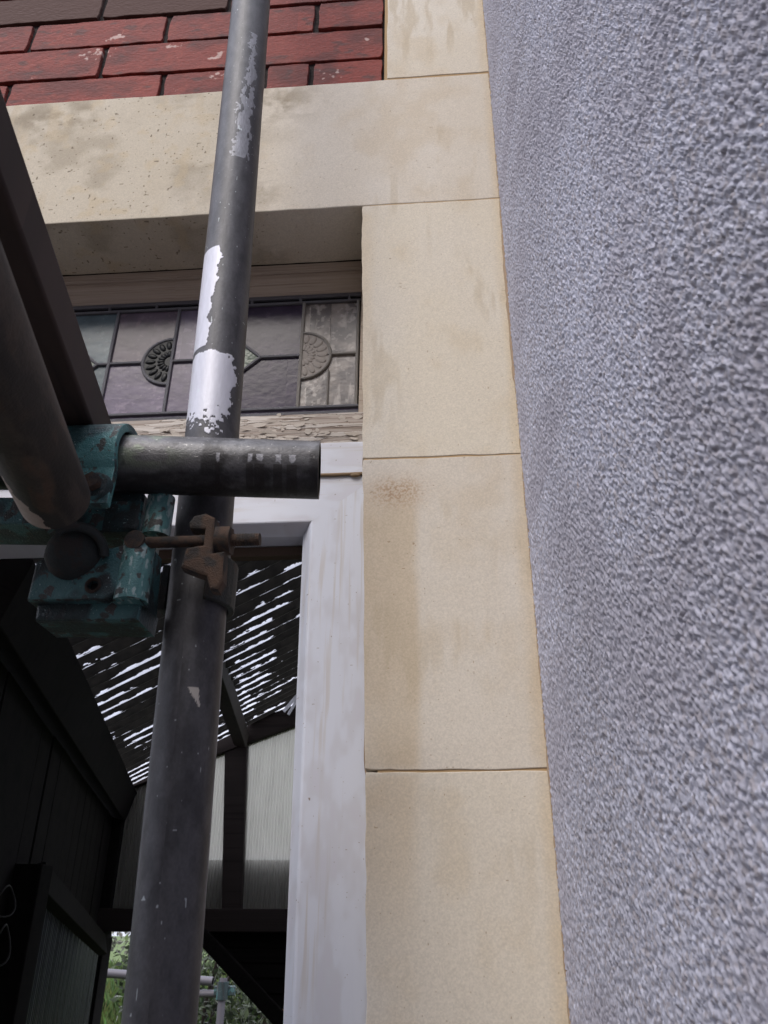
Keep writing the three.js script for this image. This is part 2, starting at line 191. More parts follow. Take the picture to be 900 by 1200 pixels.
{ // roughcast wall running out from the facade beside the camera
  const g = thing('roughcast_wall', 'grey lavender roughcast rendered wall projecting beside the stone jamb', 'rendered wall');
  const X0 = 0.0955, K = 0.05, C = 0.0024;
  const cell = (i, j) => hash(i, j, 901);
  const height = (z, y) => { const wz = z + 0.0012 * (vn(z * 500, y * 500, 5) - 0.5), wy = y + 0.0012 * (vn(z * 500, y * 500, 6) - 0.5); const gi = Math.floor(wz / C), gj = Math.floor(wy / C); let h = 0;
    for (let a = -1; a <= 1; a++) for (let b = -1; b <= 1; b++) { const i = gi + a, j = gj + b, r0 = hash(i, j, 902); if (r0 < 0.18) continue; const cx = (i + 0.15 + 0.7 * hash(i, j, 903)) * C, cy = (j + 0.15 + 0.7 * hash(i, j, 904)) * C, r = C * (0.45 + 0.42 * hash(i, j, 905)); const d2 = ((wz - cx) ** 2 + (wy - cy) ** 2) / (r * r); if (d2 < 1) { const q = (0.0006 + 0.0014 * cell(i, j)) * Math.sqrt(1 - d2); if (q > h) h = q; } }
    return h + 0.0012 * fbm(z * 11, y * 11, 3, 906) + 0.0004 * vn(z * 1500, y * 1500, 907); };
  const NZ = 760, NY = 1120, Z1 = 0.8, pos = new Float32Array(NZ * NY * 3), uv = new Float32Array(NZ * NY * 2), idx = new Uint32Array((NZ - 1) * (NY - 1) * 6);
  for (let a = 0; a < NZ; a++) { const s = a / (NZ - 1), z = 0.0008 + Z1 * (s * (1.35 - 0.35 * s)), dist = Math.max(0.12, 0.84 - z) , y0 = 1.6 - 0.12 - 0.2 * dist, y1 = 1.6 + 0.18 + 1.72 * dist;
    for (let b = 0; b < NY; b++) { const t = b / (NY - 1), y = y0 + (y1 - y0) * t, k = a * NY + b; pos[3 * k] = X0 + K * z - height(z, y); pos[3 * k + 1] = y; pos[3 * k + 2] = z; uv[2 * k] = z; uv[2 * k + 1] = y; } }
  let q = 0; for (let a = 0; a < NZ - 1; a++) for (let b = 0; b < NY - 1; b++) { const k = a * NY + b; idx[q++] = k; idx[q++] = k + NY; idx[q++] = k + 1; idx[q++] = k + 1; idx[q++] = k + NY; idx[q++] = k + NY + 1; }
  const ge = new THREE.BufferGeometry(); ge.setAttribute('position', new THREE.BufferAttribute(pos, 3)); ge.setAttribute('uv', new THREE.BufferAttribute(uv, 2)); ge.setIndex(new THREE.BufferAttribute(idx, 1)); ge.computeVertexNormals();
  const rm = tex(1024, 1024, (u, v) => { const x = u * 0.5, y = v * 0.5; let c = mix(rgb(158, 157, 168), rgb(192, 193, 207), vn(x * 400, y * 400, 911)); c = mix(c, rgb(142, 132, 130), 0.45 * ss(0.6, 0.75, vn(x * 360 + 3, y * 360, 912))); c = mix(c, rgb(160, 157, 167), 0.8 * ss(0.4, 0.7, fbm(x * 8, y * 8, 4, 913))); if (vn(x * 150, y * 150, 914) > 0.993) c = rgb(190, 160, 130); return c; }); rm.repeat.set(2, 2);
  M.rough = std({ map: rm, roughness: 0.95 });
  const s = mesh('roughcast_coat', ge, M.rough, g);
  // the wall itself and its coarse surface above, below and behind
  const sh = new THREE.BufferGeometry(); const zE = 2.6; const P = []; const wall = [[X0 + 0.0012, 0.0004], [X0 + K * zE + 0.0012, zE], [0.6, zE], [0.6, 0.0004]];
  const wg = new THREE.ExtrudeGeometry(shapeOf(wall.map(([x, z]) => [x, -z])), { depth: 3.6, bevelEnabled: false }); wg.rotateX(-Math.PI / 2); planarUV(wg, 0, 0, 1, 1, 2, 1);
  M.roughFlat = std({ map: rm, roughness: 0.95, bumpMap: (() => { const t = tex(1024, 1024, (u, v) => { const x = u * 0.4, y = v * 0.4; return clamp(height(x, y) / 0.004); }, false); t.repeat.set(2.5, 2.5); return t; })(), bumpScale: 0.004 });
  mesh('wall_body', wg, M.roughFlat, g);
}

// ------------------------------------------------------------------ doorway: white frame and leaded transom light
{
  const g = thing('door_frame', 'white plastic door frame with mitred corner and brown dirt streaks', 'door frame');
  const IX = -0.181, IY = 2.0705, LX = OPEN_L + 0.09, W = 0.098; // inner edges
  const prof = [[0, -0.165], [0, -0.122], [0.0025, -0.1185], [0.0115, -0.1035], [0.0135, -0.1015], [0.0155, -0.101], [W, -0.101], [W, -0.165]];
  const sweep = (fa, fb) => { const n = prof.length, pos = [], ix = []; const A = prof.map(fa), B = prof.map(fb); for (let i = 0; i < n; i++) { const j = (i + 1) % n; const b = pos.length / 3; pos.push(...A[i], ...A[j], ...B[j], ...B[i]); ix.push(b, b + 1, b + 2, b, b + 2, b + 3); }
    for (const E of [A, B]) { const b = pos.length / 3; E.forEach(p => pos.push(...p)); for (let i = 1; i + 1 < n; i++) ix.push(b, b + i, b + i + 1); }
    const ge = new THREE.BufferGeometry(); ge.setAttribute('position', new THREE.BufferAttribute(new Float32Array(pos), 3)); ge.setIndex(ix); ge.computeVertexNormals(); return ge; };
  const gap = 0.0004, ln = (y) => 0.028 * (2.0705 - y);
  mesh('jamb', planarUV(sweep(([o, z]) => [IX + o + ln(0.9), 0.06, z], ([o, z]) => [IX + o, IY + o * 0.77 - gap, z]), -0.2, 1.2, 0.12, 1.1), M.pvc, g);
  const hg = sweep(([o, z]) => [IX + o + gap, IY + o * 0.77, z], ([o, z]) => [LX - o, IY + o * 0.77, z]); mesh('head', planarUV(hg, 2.05, -1.1, 0.12, 1.1, 1, 0), M.pvc, g);
  mesh('jamb', planarUV(sweep(([o, z]) => [LX - o, 0.06, z], ([o, z]) => [LX - o, IY + o * 0.77 - gap, z]), -1.3, 1.2, 0.12, 1.1), M.pvc, g);
  mesh('threshold', box(LX - W, IX + W, 0, 0.06, -0.165, -0.103), M.pvc, g);
  const yb = IY + W * 0.77 + 0.0015;
  mesh('head_extension', planarUV(box(LX - W, -0.0765, yb, 2.198, -0.165, -0.1015 + 0.004, 0.0025), 2.1, -1.1, 0.12, 1.1, 1, 0), M.pvc, g);
  { // irregular bead of sealant under the head extension and down the stone
    const pts = []; for (let i = 0; i <= 40; i++) { const x = LX + (-0.098 - LX) * i / 40; pts.push(V(x, yb + 0.0005 + 0.001 * (vn(i * 0.9, 2, 201) - 0.5), -0.099 + 0.001 * vn(i * 1.3, 5, 202))); } mesh('sealant_bead', new THREE.TubeGeometry(new THREE.CatmullRomCurve3(pts), 160, 0.0022, 6), M.sealant, g);
    const p2 = []; for (let i = 0; i <= 50; i++) { const y = 0.1 + 2.09 * i / 50; const ex = y > 2.109 ? -0.0975 : y > 1.752 ? -0.0895 : -0.0795; p2.push(V(ex - 0.0012 + 0.001 * (vn(i * 0.8, 3, 203) - 0.5), y, -0.0985)); } mesh('sealant_bead', new THREE.TubeGeometry(new THREE.CatmullRomCurve3(p2), 200, 0.0035, 6), M.sealant, g);
    const lump = new THREE.IcosahedronGeometry(0.004, 2); lump.scale(1.7, 0.6, 0.7); lump.translate(-0.112, yb - 0.002, -0.098); mesh('sealant_lump', lump, M.sealant, g); }
  mesh('weather_strip', box(-0.38, IX - 0.001, 2.056, 2.069, -0.162, -0.148), std({ color: 0x4a3a2e, roughness: 0.8 }), g);
}
{
  const g = thing('transom_window', 'leaded stained glass transom light with mauve panes under stone lintel', 'window');
  const ZG = -0.117, L = OPEN_L, Rr = -0.079;
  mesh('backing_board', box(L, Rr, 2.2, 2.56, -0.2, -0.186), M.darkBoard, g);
  // head: flat soffit board with a run moulding
  const hp = [[-0.186, 2.5315], [-0.1045, 2.5315], [-0.1045, 2.519], [-0.1065, 2.517], [-0.1065, 2.515]]; for (let i = 0; i <= 8; i++) { const a = i / 8 * Math.PI; hp.push([-0.1085 + 0.0055 * Math.sin(a), 2.5035 + 0.0105 * Math.cos(a)]); } hp.push([-0.111, 2.489], [-0.1145, 2.4845], [-0.1145, 2.478], [-0.186, 2.478]);
  const head = new THREE.ExtrudeGeometry(shapeOf(hp.map(([z, y]) => [-z, y])), { depth: Rr - L, bevelEnabled: false }); head.rotateY(Math.PI / 2); head.translate(L, 0, 0); mesh('head_moulding', planarUV(head, 0, 0, 0.4, 0.1), M.headTimber, g);
  // sill of old peeling timber
  const sp = [[-0.186, 2.1985], [-0.1005, 2.1985], [-0.0995, 2.217], [-0.1025, 2.2195], [-0.103, 2.231], [-0.108, 2.2525], [-0.186, 2.2545]];
  const sill = new THREE.ExtrudeGeometry(shapeOf(sp.map(([z, y]) => [-z, y])), { depth: Rr - L, bevelEnabled: false }); sill.rotateY(Math.PI / 2); sill.translate(L, 0, 0); const sm = mesh('sill', planarUV(sill, -1, 2.19, 1, 0.1), M.sillWood, g);
  { const r = rng(5), fl = []; for (let i = 0; i < 190; i++) { const x = L + 0.3 + (Rr - L - 0.31) * r(), y = 2.2 + 0.054 * r(), w = 0.003 + 0.014 * r() * r(), h = 0.0012 + 0.003 * r(); const o = []; const n = 9; for (let k = 0; k < n; k++) { const a = k / n * 6.2832, q = 0.6 + 0.6 * r(); o.push([Math.cos(a) * w * q, Math.sin(a) * h * q]); } const f = extrude(o, 0, 0.0006, 0); f.rotateX(-0.15 + 0.3 * r()); f.rotateY((r() - 0.5) * 0.5); const z = y > 2.2195 ? (y > 2.231 ? -0.103 - 0.005 * (y - 2.231) / 0.0215 : -0.1025) : -0.0995; f.translate(x, y, z + 0.0004); fl.push(f); } const m = mesh('paint_flakes', mergeGeometries(fl), M.paintFlake, sm); m.userData.kind = 'stuff';
    const lump = new THREE.IcosahedronGeometry(0.007, 3), p = lump.attributes.position; for (let i = 0; i < p.count; i++) { const k = 0.7 + 0.7 * vn(p.getX(i) * 400 + 9, p.getY(i) * 400 + p.getZ(i) * 300, 55); p.setXYZ(i, p.getX(i) * k * 1.3, p.getY(i) * k * 0.7, p.getZ(i) * k * 0.7); } lump.computeVertexNormals(); lump.translate(-0.272, 2.206, -0.096); mesh('mortar_lump', lump, M.paintFlake, sm); }
  const side = mesh('side_stile', box(-0.1115, Rr, 2.2545, 2.478, -0.186, -0.112), M.headTimber, g);
  // panes on the glazing plane. One bay: clear end pane | mauve pair with point | centre strip with half rosettes
  const pane = (name, pts, mat, dz = 0) => { const r = rng(Math.round((pts[0][0] + 2) * 9999 + pts[0][1] * 777)); const ge = extrude(pts, ZG - 0.003, ZG, 0.0004); ge.translate(0, 0, dz); planarUV(ge, 0.13 * r(), 0.17 * r(), 0.25, 0.25); ge.rotateX(0); return mesh(name, ge, mat, g); };
  const T = 2.462, B = 2.2685, MY = 2.3615;
  const came = (a, b, w = 0.0046, mat = M.lead) => { const ge = bar(V(a[0], a[1], ZG + 0.001), V(b[0], b[1], ZG + 0.001), w, 0.006, 0.0014); mesh('lead_came', ge, mat, g); };
  const rect = (x0, x1, y0, y1) => [[x0, y0], [x1, y0], [x1, y1], [x0, y1]];
  // leads: verticals
  const xs = [-0.116, -0.1985, -0.391, -0.4865, -0.68, -0.776, -0.97];
  // end bay, clear dirty panes either side of a half rosette
  pane('pane', rect(-0.1985, -0.157, MY, T), M.glassClear); pane('pane', rect(-0.157, -0.116, MY, T), M.glassClear); pane('pane', rect(-0.1985, -0.157, B, MY), M.glassClear); pane('pane', rect(-0.157, -0.116, B, MY), M.glassClear);
  came([-0.157, B], [-0.157, MY - 0.028], 0.003, M.leadPale); came([-0.159, MY], [-0.116, MY], 0.004, M.leadPale);
  // purple bay with the diamond
  pane('pane', rect(-0.3, -0.1985, MY, T), M.glassPurple); pane('pane', rect(-0.3, -0.1985, B, MY), M.glassPurple);
  pane('pane', rect(-0.391, -0.3, MY, T), M.glassRose); pane('pane', rect(-0.391, -0.3, B, MY), M.glassRose);
  const dia = (cx, s) => { pane('diamond_pane', [[cx - s, MY], [cx, MY - s * 0.92], [cx + s, MY], [cx, MY + s * 0.92]], M.glassGreen, 0.0015); const c = [[cx - s, MY], [cx, MY - s * 0.92], [cx + s, MY], [cx, MY + s * 0.92]]; for (let i = 0; i < 4; i++) came(c[i], c[(i + 1) % 4], 0.0045); };
  dia(-0.302, 0.044); came([-0.258, MY], [-0.1985, MY], 0.0045); came([-0.346, MY], [-0.391, MY], 0.0045);
  // mauve bay with the dark half rosette on its right lead
  pane('pane', rect(-0.4865, -0.391, MY, T), M.glassMauve); pane('pane', rect(-0.4865, -0.391, B, MY), M.glassRose); came([-0.4865, MY], [-0.436, MY], 0.0045);
  // teal bay, its diamond point showing past the board
  pane('pane', rect(-0.68, -0.4865, MY, T), M.glassTeal); pane('pane', rect(-0.68, -0.4865, B, MY), M.glassTeal); dia(-0.5475, 0.044); came([-0.68, MY], [-0.5915, MY], 0.0045); came([-0.5035, MY], [-0.4865, MY], 0.0045);
  pane('pane', rect(-0.776, -0.68, B, T), M.glassMauve); pane('pane', rect(L + 0.02, -0.776, B, T), M.glassPurple);
  const rosette = (cx, sgn, mat) => { // half disc of pressed glass with radial petals
    const R0 = 0.0415, o = [[cx, MY - R0]]; for (let i = 1; i < 24; i++) { const a = -Math.PI / 2 + Math.PI * i / 24; o.push([cx + sgn * R0 * Math.cos(a), MY + R0 * Math.sin(a)]); } o.push([cx, MY + R0]); if (sgn < 0) o.reverse();
    const ge = extrude(o, ZG, ZG + 0.002, 0); const d = mesh('rosette', ge, mat, g); const rib = [];
    for (let i = 0; i < 9; i++) { const a = -Math.PI / 2 + Math.PI * (i + 0.5) / 9; for (const [r0, r1, w] of [[0.008, 0.02, 0.003], [0.0215, 0.038, 0.0042]]) { const e = new THREE.SphereGeometry(1, 8, 6); e.scale((r1 - r0) / 2, w, sgn > 0 ? 0.0009 : 0.0022); e.translate((r0 + r1) / 2, 0, 0); e.rotateZ(a); if (sgn < 0) e.scale(-1, 1, 1); e.translate(cx, MY, ZG + 0.002); if (sgn < 0) e.index.array.reverse(); rib.push(e); } }
    mesh('petals', mergeGeometries(rib), mat, d);
    const pts = []; for (let i = 0; i <= 24; i++) { const a = -Math.PI / 2 + Math.PI * i / 24; pts.push(V(cx + sgn * R0 * Math.cos(a), MY + R0 * Math.sin(a), ZG + 0.0015)); } mesh('lead_came', new THREE.TubeGeometry(new THREE.CatmullRomCurve3(pts), 40, 0.0026, 6), sgn > 0 ? M.leadPale : M.lead, g); };
  rosette(-0.393, -1, M.glassDark); rosette(-0.1965, 1, M.rosettePale);
  for (const x of xs) came([x, B], [x, T], 0.0046, x > -0.2 ? M.leadPale : M.lead);
  came([L + 0.01, T], [-0.112, T]); came([L + 0.01, B], [-0.112, B]); came([L + 0.01, T + 0.0115], [-0.112, T + 0.0115], 0.007); came([L + 0.01, B - 0.0105], [-0.112, B - 0.0105], 0.006);
  pane('border_pane', rect(L + 0.01, -0.112, T, T + 0.012), M.glassDark); pane('border_pane', rect(L + 0.01, -0.112, B - 0.011, B), M.glassRose);
  for (let i = 0; i < 12; i++) came([-0.13 - i * 0.0745, T], [-0.13 - i * 0.0745, T + 0.0115], 0.004);
}

// ------------------------------------------------------------------ scaffold
const white = rgb(206, 206, 215);
const POLE_A = V(-0.1475, 0, 0.206), POLE_B = V(-0.2635, 3.9, 0.206);
const poleX = (y) => POLE_A.x + (POLE_B.x - POLE_A.x) * y / 3.9;
// cylinder u: angle from +z towards +x; the side facing the doorstep
function polePaint(ang, y) { // 0 bare, 1 thin smear, 2 thick white paint
  const w = (fbm(ang * 0.024, y * 57, 3, 302) - 0.5), w2 = (fbm(ang * 0.1, y * 240, 3, 303) - 0.5);
  if (y > 2.36 && y < 2.585) { const c0 = 18 + (2.57 - y) * -60, wd = 6 + 16 * ss(2.6, 2.42, y); if (Math.abs(ang - c0 + w * 26) < wd + w2 * 26 && fbm(ang * 0.09, y * 90, 3, 304) > 0.34) return 1; }
  if (y > 2.1 && y < 2.228) { const t = (2.228 - y) / 0.128, r = -14 - 30 * Math.abs(t - 0.35) - 6 * t; if (ang < r + w * 34 + w2 * 16 && ang > -95) return 2; }
  const lo = 2.02 + w2 * 0.03 + w * 0.02; if (y > lo && y < 2.092 + w * 0.015 && ang > -100) { const r = 30 + 14 * Math.sin(clamp((2.092 - y) / 0.075) * 3.1); if (ang < r + w * 36 + w2 * 30) return 2; }
  if (y > 1.985 && y < 2.02 && ang > -60 && ang < 20 && fbm(ang * 0.11, y * 260, 3, 305) > 0.62) return 2;
  return 0; }
const poleBump = tex(1024, 2048, (u, v) => { const y = v * 2 + (v < 0.5 ? 2 : 0), ang = (u > 0.5 ? u - 1 : u) * 360 - 19; return (polePaint(ang, y) === 2 ? 0.75 : 0.1) + 0.2 * fbm(u * 70, y * 400, 3, 309); }, false); poleBump.repeat.set(1, 0.5);
const poleMap = steelMap(301, rgb(74, 73, 76), rgb(50, 49, 52), (c, u, y, s) => { const ang = (u > 0.5 ? u - 1 : u) * 360 - 19; // degrees from the side facing the step
  const pt = polePaint(ang, y); if (pt) c = mix(c, pt === 1 ? rgb(150, 151, 158) : white, pt === 1 ? 0.5 + 0.4 * fbm(ang * 0.3, y * 200, 3, 307) : 0.97 - 0.12 * fbm(ang * 0.2, y * 90, 3, 308));
  if (vn(s * 330, y * 210, 306) > 0.965 - 0.012 * ss(1.9, 1.6, y)) c = mix(c, rgb(196, 205, 206), 0.65);
  if (Math.abs(y - 1.765) < 0.007 && Math.abs(ang - 12 + (y - 1.765) * 900 + 5 * (vn(ang, y * 500, 88) - 0.5)) < 9 * (y - 1.756) / 0.014) c = rgb(176, 170, 162);
  return c; }, 2048, 2.0, 1024, 1.0);
M.pole = std({ map: poleMap, roughness: 0.52, metalness: 0.25, bumpMap: poleBump, bumpScale: 0.0006 });
// the map spans 2 m of tube: heights 1..3 m
{ const t = poleMap; t.offset.set(0, 0); }
{
  const ge = tubeGeo(POLE_A, POLE_B, 0.02415, 48, 0.004, 0.012);
  tag(mesh('scaffold_standard', ge, M.pole), 'upright grey scaffold tube with peeling white paint patches before the door', 'scaffold tube', 'scaffold tubes');
}
const STUB_Y = 1.948, STUB_Z = 0.2565;
{
  const stubMap = steelMap(311, rgb(96, 95, 96), rgb(56, 54, 55), (c, u, y, s) => { const ang = u * 360; const x = y; // metres from the right-hand end
    const a2 = ang > 180 ? ang - 360 : ang;
    c = mix(c, rgb(112, 122, 104), 0.75 * ss(0.10, 0.135, x + 0.02 * (fbm(u * 9, x * 30, 2, 315) - 0.5)) * (1 - ss(0.17, 0.2, x)) * ss(0.42, 0.58, fbm(Math.sin(u * 6.283) * 2 + 4, x * 45, 4, 312)) * ss(-45, -15, a2) * (1 - ss(60, 90, a2)));
    c = mix(c, rgb(38, 36, 36), 0.6 * ss(0.5, 0.64, fbm(a2 * 0.02, x * 60, 4, 316)));
    if (a2 > -8 && a2 < 75 && vn(s * 520, x * 520, 313) > 0.925) c = mix(c, rgb(190, 187, 182), 0.6);
    for (const [m, w] of [[0.021, 0.0026], [0.032, 0.0022], [0.047, 0.0026], [0.0545, 0.002], [0.08, 0.0014]]) { const dx = Math.abs(x - m); if (dx < w + 0.0006 * (vn(a2 * 0.4, x * 900, 317) - 0.5) && a2 > -15 + 8 * vn(x * 700, 3, 318) && a2 < 5) c = mix(c, rgb(172, 172, 178), 0.5 + 0.4 * vn(a2 * 0.3, x * 800, 314)); else if (dx < w * 1.6 && a2 <= -15 && a2 > -75 - 20 * vn(x * 500, 4, 319)) c = mix(c, rgb(40, 36, 34), 0.5); }
    return c; }, 1024, 0.6, 512);
  const ge = tubeGeo(V(-0.1, STUB_Y, STUB_Z - 0.0122), V(-0.66, STUB_Y + 0.002, STUB_Z + 0.0565), 0.02415, 48, 0.004, 0.012);
  tag(mesh('scaffold_tube', ge, std({ map: stubMap, roughness: 0.48, metalness: 0.4, bumpMap: tubeBump, bumpScale: 0.0003 })), 'short horizontal scaffold tube with cut end and white dashes crossing the upright', 'scaffold tube', 'scaffold tubes');
}
const DD = V(Math.sin(12.4 * RAD), 0, Math.cos(12.4 * RAD)); // out from the house, along the boards
const DE = V(-0.2725, 1.8785, 0.333);
{
  const dm = steelMap(321, rgb(62, 53, 47), rgb(38, 32, 29), (c, u, y) => { const e = y; const a = (u * 360 + 360) % 360; // metres from the house end
    const a3 = ((a + 180) % 360) - 180, wv = fbm(a3 * 0.05, e * 120, 3, 322) - 0.5; const pale = e < 0.058 + 0.01 * wv && a3 > -95 && a3 < 22 - e * 900 + wv * 26; c = mix(c, rgb(84, 60, 46), 0.6 * ss(0.5, 0.68, fbm(Math.sin(u * 6.283) * 2 + 7, e * 26, 5, 323))); c = mix(c, rgb(30, 27, 26), 0.6 * ss(0.52, 0.66, fbm(Math.cos(u * 6.283) * 2 + 9, e * 14, 4, 324))); if (pale) c = mix(rgb(146, 130, 120), rgb(164, 148, 138), fbm(a3 * 0.1, e * 240, 3, 325)); return c; }, 1024, 1.0, 512);
  const ge = tubeGeo(DE, DE.clone().addScaledVector(DD, 1.7), 0.02415, 48, 0.004, 0.012);
  tag(mesh('scaffold_tube', ge, std({ map: dm, roughness: 0.7, metalness: 0.1, bumpMap: tubeBump, bumpScale: 0.0003 })), 'dark rusty scaffold tube running out from the house below the board', 'scaffold tube', 'scaffold tubes');
}
{ // board overhead
  const a = V(-0.2955, 0, 0.214), d = V(Math.sin(10.5 * RAD), 0, Math.cos(10.5 * RAD)), n = V(-d.z, 0, d.x), Wd = 0.225, Ln = 1.75, y0 = 1.9765, y1 = 2.0145;
  const grp = thing('scaffold_board', 'dark brown timber scaffold board seen from below beside upright tube', 'board');
  const ge = new RoundedBoxGeometry(Wd, y1 - y0, Ln, 2, 0.003); planarUV(ge, 0, 0, 0.3, 0.6, 2, 0); const m = mesh('plank', ge, M.boardWood, grp); m.rotation.y = 10.5 * RAD; m.position.set(a.x + n.x * Wd / 2 + d.x * Ln / 2, (y0 + y1) / 2, a.z + n.z * Wd / 2 + d.z * Ln / 2);
  const band = new THREE.BoxGeometry(Wd + 0.003, y1 - y0 + 0.003, 0.03); const b = mesh('end_band', band, M.rust, grp); b.rotation.y = m.rotation.y; const k = Ln - 0.03; b.position.set(a.x + n.x * Wd / 2 + d.x * k, (y0 + y1) / 2, a.z + n.z * Wd / 2 + d.z * k);
}
{ // outer end of the scaffold, out of the picture: carries the board and tube
  const z = 1.8; tag(mesh('scaffold_standard', tubeGeo(V(-0.03, 0, z + 0.12), V(-0.03, 3.6, z + 0.12), 0.02415, 24), M.pole), 'upright outer scaffold tube away from the house', 'scaffold tube', 'scaffold tubes');
  tag(mesh('scaffold_tube', tubeGeo(V(0.07, STUB_Y, z + 0.07), V(-0.7, STUB_Y, z + 0.07), 0.02415, 24), M.pole), 'horizontal scaffold tube under the outer end of the board', 'scaffold tube', 'scaffold tubes');
}
const hexNut = (r, h, axis) => { const g = new THREE.CylinderGeometry(r, r, h, 6); if (axis === 'x') g.rotateZ(Math.PI / 2); if (axis === 'z') g.rotateX(Math.PI / 2); return g; };
{ // coupler gripping the horizontal tube
  const g = thing('scaffold_coupler', 'turquoise painted coupler band gripping horizontal tube below board end', 'coupler', 'scaffold couplers');
  const prof = [], ro = 0.0318, ri = 0.0246, cz = STUB_Z + 0.0105, cy = STUB_Y; const N = 18, a0 = 165 * RAD, a1 = -38 * RAD;
  for (let i = 0; i <= N; i++) { const a = a0 + (a1 - a0) * i / N; prof.push([cz + ro * Math.cos(a), cy + ro * Math.sin(a)]); }
  const last = prof[prof.length - 1]; prof.push([last[0] + 0.002, cy - 0.052], [last[0] - 0.005, cy - 0.0535], [last[0] - 0.0075, cy - 0.024]);
  for (let i = N; i >= 0; i--) { const a = a0 + (a1 - a0) * i / N; prof.push([cz + ri * Math.cos(a), cy + ri * Math.sin(a)]); }
  // as shape (−z, y) extruded along x
  const mk = (x0, x1, pf, bev = 0.001) => { const ge = new THREE.ExtrudeGeometry(shapeOf(pf.map(([z, y]) => [-z, y])), { depth: x1 - x0 - 2 * bev, bevelEnabled: true, bevelSize: bev, bevelThickness: bev, bevelOffset: -bev, bevelSegments: 2 }); ge.rotateY(Math.PI / 2); ge.translate(x0 + bev, 0, 0); return ge; };
  mesh('saddle', boxUV(mk(-0.318, -0.2525, prof), 0.12, 0 * 9, 0 * 9), M.turqBright, g);
  const boss = new THREE.CylinderGeometry(0.0105, 0.013, 0.006, 20); boss.rotateX(Math.PI / 2); boss.translate(-0.264, 1.9105, 0.2945); mesh('boss', boxUV(boss, 0.1, 0 * 9, 0 * 9), M.turq, g);
  const nut = hexNut(0.0068, 0.008, 'z'); nut.translate(-0.264, 1.911, 0.3005); mesh('nut', boxUV(nut, 0.06), M.rust, g);
  mesh('bridge', boxUV(box(-0.3, -0.243, 1.893, 1.93, 0.205, 0.253, 0.004), 0.12, 0.03 * 9, 0 * 9), M.turq, g);
}
